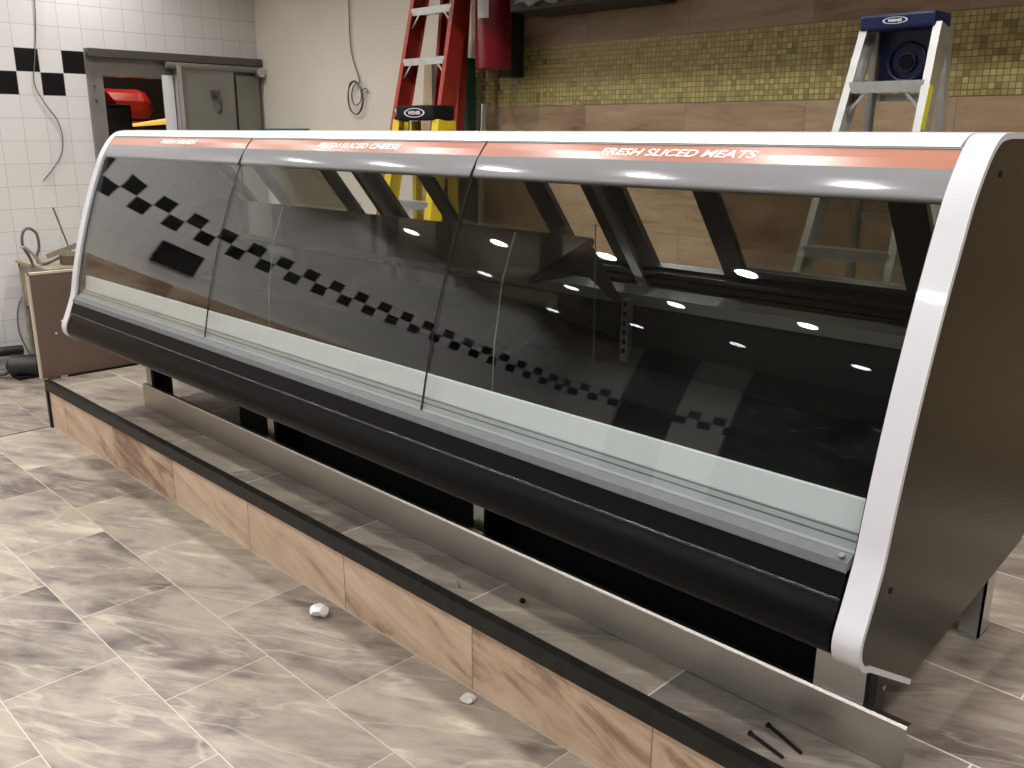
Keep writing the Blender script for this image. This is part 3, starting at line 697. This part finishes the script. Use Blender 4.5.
# crumpled plastic sheet draped on it
mb = MB(); nx, nz = 26, 8; V = []
rs = random.Random(3)
for j in range(nz):
    for i in range(nx):
        x = -3.36+.50*i/(nx-1); z = 2.235-.125*j/(nz-1)
        V.append(mb.bm.verts.new((x, 3.385-.012*math.sin(i*1.3+j)-.01*rs.random(), z+.012*math.sin(i*.9))))
for j in range(nz-1):
    for i in range(nx-1):
        mb.bm.faces.new((V[j*nx+i], V[j*nx+i+1], V[(j+1)*nx+i+1], V[(j+1)*nx+i]))
pl = mb.build('plastic_sheet', M['plastic'], None, True); md = pl.modifiers.new('thickness', 'SOLIDIFY'); md.thickness = .003
tag(pl, 'shiny crumpled plastic sheet hanging over the dark wall shelf edge', 'plastic sheet')
# hanging wires
def wire(name, pts, r, m, label, cat='cable'):
    P = [tuple(p) for p in pts]; out = []
    n = len(P)
    for i in range(n-1):
        p0, p1, p2, p3 = [Vector(P[min(max(j, 0), n-1)]) for j in (i-1, i, i+1, i+2)]
        for q in range(6):
            s = q/6; out.append(.5*((2*p1)+(p2-p0)*s+(2*p0-5*p1+4*p2-p3)*s*s+(3*p1-p0-3*p2+p3)*s*s*s))
    out.append(Vector(P[-1]))
    return tag(MB().tube(out, r, 6).build(name, m, None, True), label, cat)
wx = XW+.012
wire('hanging_wire', [(wx, 2.18, 2.98), (wx, 2.169, 2.289), (wx, 2.135, 1.994), (wx, 2.105, 1.80), (wx, 2.15, 1.68), (wx, 2.215, 1.572), (wx, 2.235, 1.45), (wx, 2.20, 1.33), (wx, 2.083, 1.19)], .0035, M['cable'], 'thin dark wire hanging down the white tiled wall beside the cooler door', 'wire')
cy = YB-.012
coil = [(-5.19, cy, 2.98), (-5.19, cy, 2.33), (-5.186, cy, 2.03), (-5.11, cy, 1.85)]
for k in range(26):
    a = k*.72+1.2; r = .085+.03*math.sin(k*.37); tl = .35*math.sin(k*.2)
    coil.append((-5.13+r*math.cos(a)*.8, cy-.012-.002*(k % 5), 1.735+r*math.sin(a)))
coil += [(-5.02, cy-.01, 1.78), (-5.00, cy-.01, 1.75)]
wire('coiled_wire', coil, .004, M['cable'], 'grey wire hanging on the beige wall and ending in a loose coil', 'wire')
tag(MB().box((-6.35, YB-.06, 1.495), (-5.72, YB-.012, 1.53), bevel=.004).build('teal_strip', M['teal']), 'teal strip along the beige back wall beside the cooler door', 'strip')

# ------------------------------------------------------------------ old condensing unit, brown board
t = thing('condensing_unit', (-5.95, 2.05, 0), 'old grimy refrigeration condensing unit with bare fins beside the white tiled wall', 'refrigeration unit')
ux0, ux1, uy0, uy1, uz0, uz1 = -6.28, -5.72, 1.83, 2.55, .06, .70
mb = MB()
for x, y in ((ux0, uy0), (ux1-.03, uy0), (ux0, uy1-.03), (ux1-.03, uy1-.03)): mb.box((x, y, 0), (x+.03, y+.03, uz1))
mb.box((ux0, uy0, uz0), (ux1, uy1, uz0+.03)); mb.box((ux0, uy0, uz1-.03), (ux1, uy0+.03, uz1)); mb.box((ux0, uy1-.03, uz1-.03), (ux1, uy1, uz1))
mb.build('frame', M['beigemetal'], t)
MB().box((ux0-.01, uy0-.01, uz1-.008), (ux1+.01, uy1, uz1+.012), bevel=.003).build('top_plate', M['beigemetal'], t)
MB().box((ux0+.03, uy0+.006, uz1-.28), (ux1-.03, uy0+.014, uz1-.03)).build('side_panel', M['beigemetal'], t)
MB().box((ux0+.03, uy0+.04, uz0+.03), (ux1-.06, uy1-.04, uz1-.06)).build('coil_block', M['matblack'], t)
for k in range(26):
    z = .15+k*.019
    f = MB().box((ux0+.03, uy0+.012, z), (ux1-.004, uy0+.035, z+.006)).box((ux1-.05, uy0+.03, z), (ux1-.02, uy1-.04, z+.006)).build('fin', M['fin'], t)
mb = MB(); mb.tube([(-5.86, 1.86, .22), (-5.86, 1.86, .26), (-5.86, 1.86, .40), (-5.86, 1.86, .44)], [.05, .08, .08, .05], 20); mb.build('compressor', M['matblack'], t, True)
P = [(x, y+.015, z-.035) for x, y, z in [(-5.90, 1.79, .74), (-5.90, 1.775, .80), (-5.90, 1.745, .88), (-5.90, 1.755, .95), (-5.90, 1.79, .975), (-5.90, 1.83, .94), (-5.90, 1.835, .86), (-5.90, 1.815, .80), (-5.90, 1.825, .765), (-5.90, 1.87, .758), (-5.90, 1.95, .79)]]
hose = []
for i in range(len(P)-1):
    p0, p1, p2, p3 = [Vector(P[min(max(j, 0), len(P)-1)]) for j in (i-1, i, i+1, i+2)]
    for q in range(6):
        s = q/6; hose.append(.5*((2*p1)+(p2-p0)*s+(2*p0-5*p1+4*p2-p3)*s*s+(3*p1-p0-3*p2+p3)*s*s*s))
MB().tube(hose, .0085, 8).build('refrigerant_hose', M['cable'], t, True)
MB().tube([(-5.88, 1.845, .72), (-5.88, 1.81, .78), (-5.88, 1.765, .83), (-5.88, 1.74, .835)], .009, 8).build('grey_valve_pipe', M['silver'], t, True)
MB().tube([(-5.85, 2.03, .712), (-5.85, 2.03, .715), (-5.85, 2.03, .77), (-5.85, 2.03, .78)], [.05, .085, .085, .06], 20).build('fan_motor', M['rust'], t, True)
MB().bar((-5.85, 1.87, .77), (-5.85, 2.22, .875), .03, .008, (1, 0, 0)).build('bent_strip', M['beigemetal'], t)
MB().bar((-5.95, 1.975, 1.05), (-5.95, 2.06, .715), .008, .008, (1, 0, 0)).build('thin_rod', M['cable'], t)
tag(MB().box((-4.925, 1.47, .262), (-4.906, 2.36, .805)).build('board_tmp', M['board']))
bo = bpy.data.objects['board_tmp']; bo.name = 'brown_board'; tag(bo, 'flat brown board with pale top edge standing at the far end of the platform', 'board')
MB().box((-4.925, 1.464, .800), (-4.903, 2.36, .812)).box((-4.925, 1.462, .262), (-4.903, 1.472, .812)).build('raw_edge', M['boardedge'], bo)
for y, z in ((1.60, .55), (1.565, .49)): MB().cyl((-4.906, y, z), (-4.904, y, z), .006, 10).build('screw_head', M['paper'], bo)
MB().box((-4.93, 1.50, 0), (-4.907, 1.56, .262)).box((-4.93, 2.28, 0), (-4.907, 2.34, .262)).build('support_foot', M['board'], bo)
# pump and pipe on the floor by the unit
t = thing('floor_pump', (-6.1, 1.62, 0), 'dirty dark pump motor with pipe lying on the floor against the tiled wall', 'pump')
MB().tube([(-6.12, 1.66, .075), (-6.11, 1.665, .075), (-6.02, 1.80, .075), (-6.0, 1.82, .075)], [.04, .068, .068, .045], 18).build('motor_body', M['darkprop'], t, True)
MB().box((-6.12, 1.66, 0), (-6.0, 1.80, .018)).build('motor_base', M['matblack'], t)
MB().tube([(-6.25, 1.45, .055), (-6.2, 1.56, .03), (-6.12, 1.62, .035), (-6.10, 1.67, .07)], .02, 10).build('pipe', M['cable'], t, True)
MB().tube([(-6.33, 1.40, .13), (-6.33, 1.62, .13), (-6.33, 1.80, .12)], .032, 12).build('wall_pipe', M['darkprop'], t, True)
MB().box((-6.365, 1.44, 0), (-6.30, 1.50, .13)).build('pipe_stand', M['darkprop'], t)
wire('wall_cable', [(wx, 1.99, .50), (wx, 1.90, .49), (wx, 1.83, .40), (wx, 1.81, .25), (wx, 1.84, .12), (wx, 1.88, .02)], .004, M['cable'], 'thin cable looping down the tiled wall beside the condensing unit', 'cable')

# ------------------------------------------------------------------ litter on floor and platform
def crumb(name, pos, size, m, label, cat, seed, flat=.4):
    rs = random.Random(seed); bm = bmesh.new(); bmesh.ops.create_icosphere(bm, subdivisions=2, radius=size)
    for v in bm.verts:
        v.co *= .75+.5*rs.random(); v.co.z = max(-size*flat*.8, v.co.z*flat)
    mb = MB(); mb.bm.free(); mb.bm = bm
    z0 = min(v.co.z for v in bm.verts)
    for v in bm.verts: v.co.z -= z0
    o = mb.build(name, m); o.location = pos
    return tag(o, label, cat)
crumb('paper_scrap', (-2.27, 1.405, .001), .030, M['paper'], 'crumpled white paper scrap on the floor below the kerb', 'paper scrap', 4, .7)
crumb('plaster_crumb', (-1.60, 1.44, .001), .020, M['debris'], 'small white plaster crumb on the floor close to the kerb tile joint', 'debris', 5)
crumb('dark_crumb', (-1.55, 1.60, PZ), .008, M['matblack'], 'small black plug lying on the platform ledge in front of the kick plate', 'debris', 6, .9)
def nail(x, y, ang, L, label, m='silver', r=.0022, z=PZ):
    t = thing('screw', (x, y, z+r*1.6), label, 'screw'); t.rotation_euler = (0, 0, ang)
    MB().cyl((0, 0, 0), (L, 0, 0), r, 8).build('shank', M[m], t, False, True)
    MB().cyl((L, 0, 0), (L+.003, 0, 0), r*1.6, 10).build('head', M[m], t, False, True)
nail(-3.0, 1.515, 1.2, .06, 'silver screw on the platform edge towards the far end of the case')
nail(-1.73, 1.53, 2.6, .045, 'thin silver screw on the platform edge at the middle of the case', r=.0016)
nail(-.72, 1.52, 2.9, .09, 'dark long bolt on the platform edge below the near end of the kick plate', 'matblack', .004)
nail(-.70, 1.56, 2.8, .10, 'dark long bolt nearer the kick plate at the near end of the case', 'matblack', .004)

# store room contents seen through the cooler doorway
t = thing('red_plastic_bag', (XW-1.0, 3.16, 1.58), 'crumpled red plastic bag on a shelf inside the cooler room', 'bag')
mb = MB(); rs = random.Random(9); n = 18; rings = []
for j, (r, z) in enumerate((q*.78, 1.58+(zz-1.58)*.9) for q, zz in ((.05, 1.582), (.10, 1.60), (.115, 1.66), (.11, 1.74), (.085, 1.81), (.02, 1.84))):
    rings.append([mb.bm.verts.new((XW-1.0+r*1.2*math.cos(2*math.pi*k/n)*(1+.18*rs.random()), 3.16+r*1.25*math.sin(2*math.pi*k/n)*(1+.3*rs.random())-(.05*j if k > 9 else 0), z+.012*rs.random())) for k in range(n)])
for a, b in zip(rings, rings[1:]):
    for k in range(n): mb.bm.faces.new((a[k], a[(k+1) % n], b[(k+1) % n], b[k]))
mb.bm.faces.new(rings[0][::-1]); mb.bm.faces.new(rings[-1])
mb.build('bag_body', M['reddrape'], t)
t = thing('storeroom_shelf', (XW-.8, 3.3, 0), 'wooden shelf board inside the cooler room under the red bag', 'shelf')
MB().box((XW-1.2, 2.98, 1.562), (XW-.78, 3.95, 1.580)).build('shelf_board', M['wood'], t)
for x, y in ((XW-1.18, 3.0), (XW-1.18, 3.93), (XW-.8, 3.0), (XW-.8, 3.93)):
    MB().box((x-.01, y-.01, 0), (x+.01, y+.01, 1.562)).build('shelf_leg', M['rail'], t)
t = thing('storeroom_fill_lamp', (XW-.75, 3.15, 2.6), 'warm lamp added out of view to brighten the cooler room', 'lamp')  # fill lamp, added out of view to brighten the store room
MB().tube([(XW-.75, 3.15, 2.33), (XW-.75, 3.15, 2.35), (XW-.75, 3.15, 2.40), (XW-.75, 3.15, 2.43)], [.015, .035, .03, .015], 14).build('bulb', M['bulb'], t, True)
MB().cyl((XW-.75, 3.15, 2.43), (XW-.75, 3.15, 2.60), .012, 10).build('fill_lamp_stem', M['rail'], t)
ld2 = bpy.data.lights.new('storeroom_fill', 'POINT'); ld2.energy = 14; ld2.color = (1, .8, .6); ld2.shadow_soft_size = .05
lo = bpy.data.objects.new('fill_light', ld2); COL.objects.link(lo); lo.parent = t; lo.location = (0, 0, -.33)
t = thing('light_panel', (XW-.6, 3.2, 0), 'glowing yellow light panel just inside the cooler doorway below the red bag', 'light')
MB().prism([(2.86, 1.535), (2.88, 1.545), (3.22, 1.600), (3.30, 1.585), (3.30, 1.570)], XW-.62, XW-.40).build('panel_face', M['yellowshelf'], t)
MB().box((XW-.52, 3.24, 0), (XW-.49, 3.27, 1.575)).build('panel_stand', M['rail'], t)
# black square panel on the white wall, seen mirrored in the glass
t = thing('wall_panel', (XW, .05, 1.33), 'black square panel on the white tiled wall, seen mirrored in the left glass pane', 'panel')
MB().box((XW, -.13, 1.33), (XW+.03, .22, 1.58), bevel=.004).build('panel_body', M['black_poster'], t)
MB().box((XW+.03, -.10, 1.36), (XW+.034, .19, 1.55)).build('panel_face', M['matblack'], t)
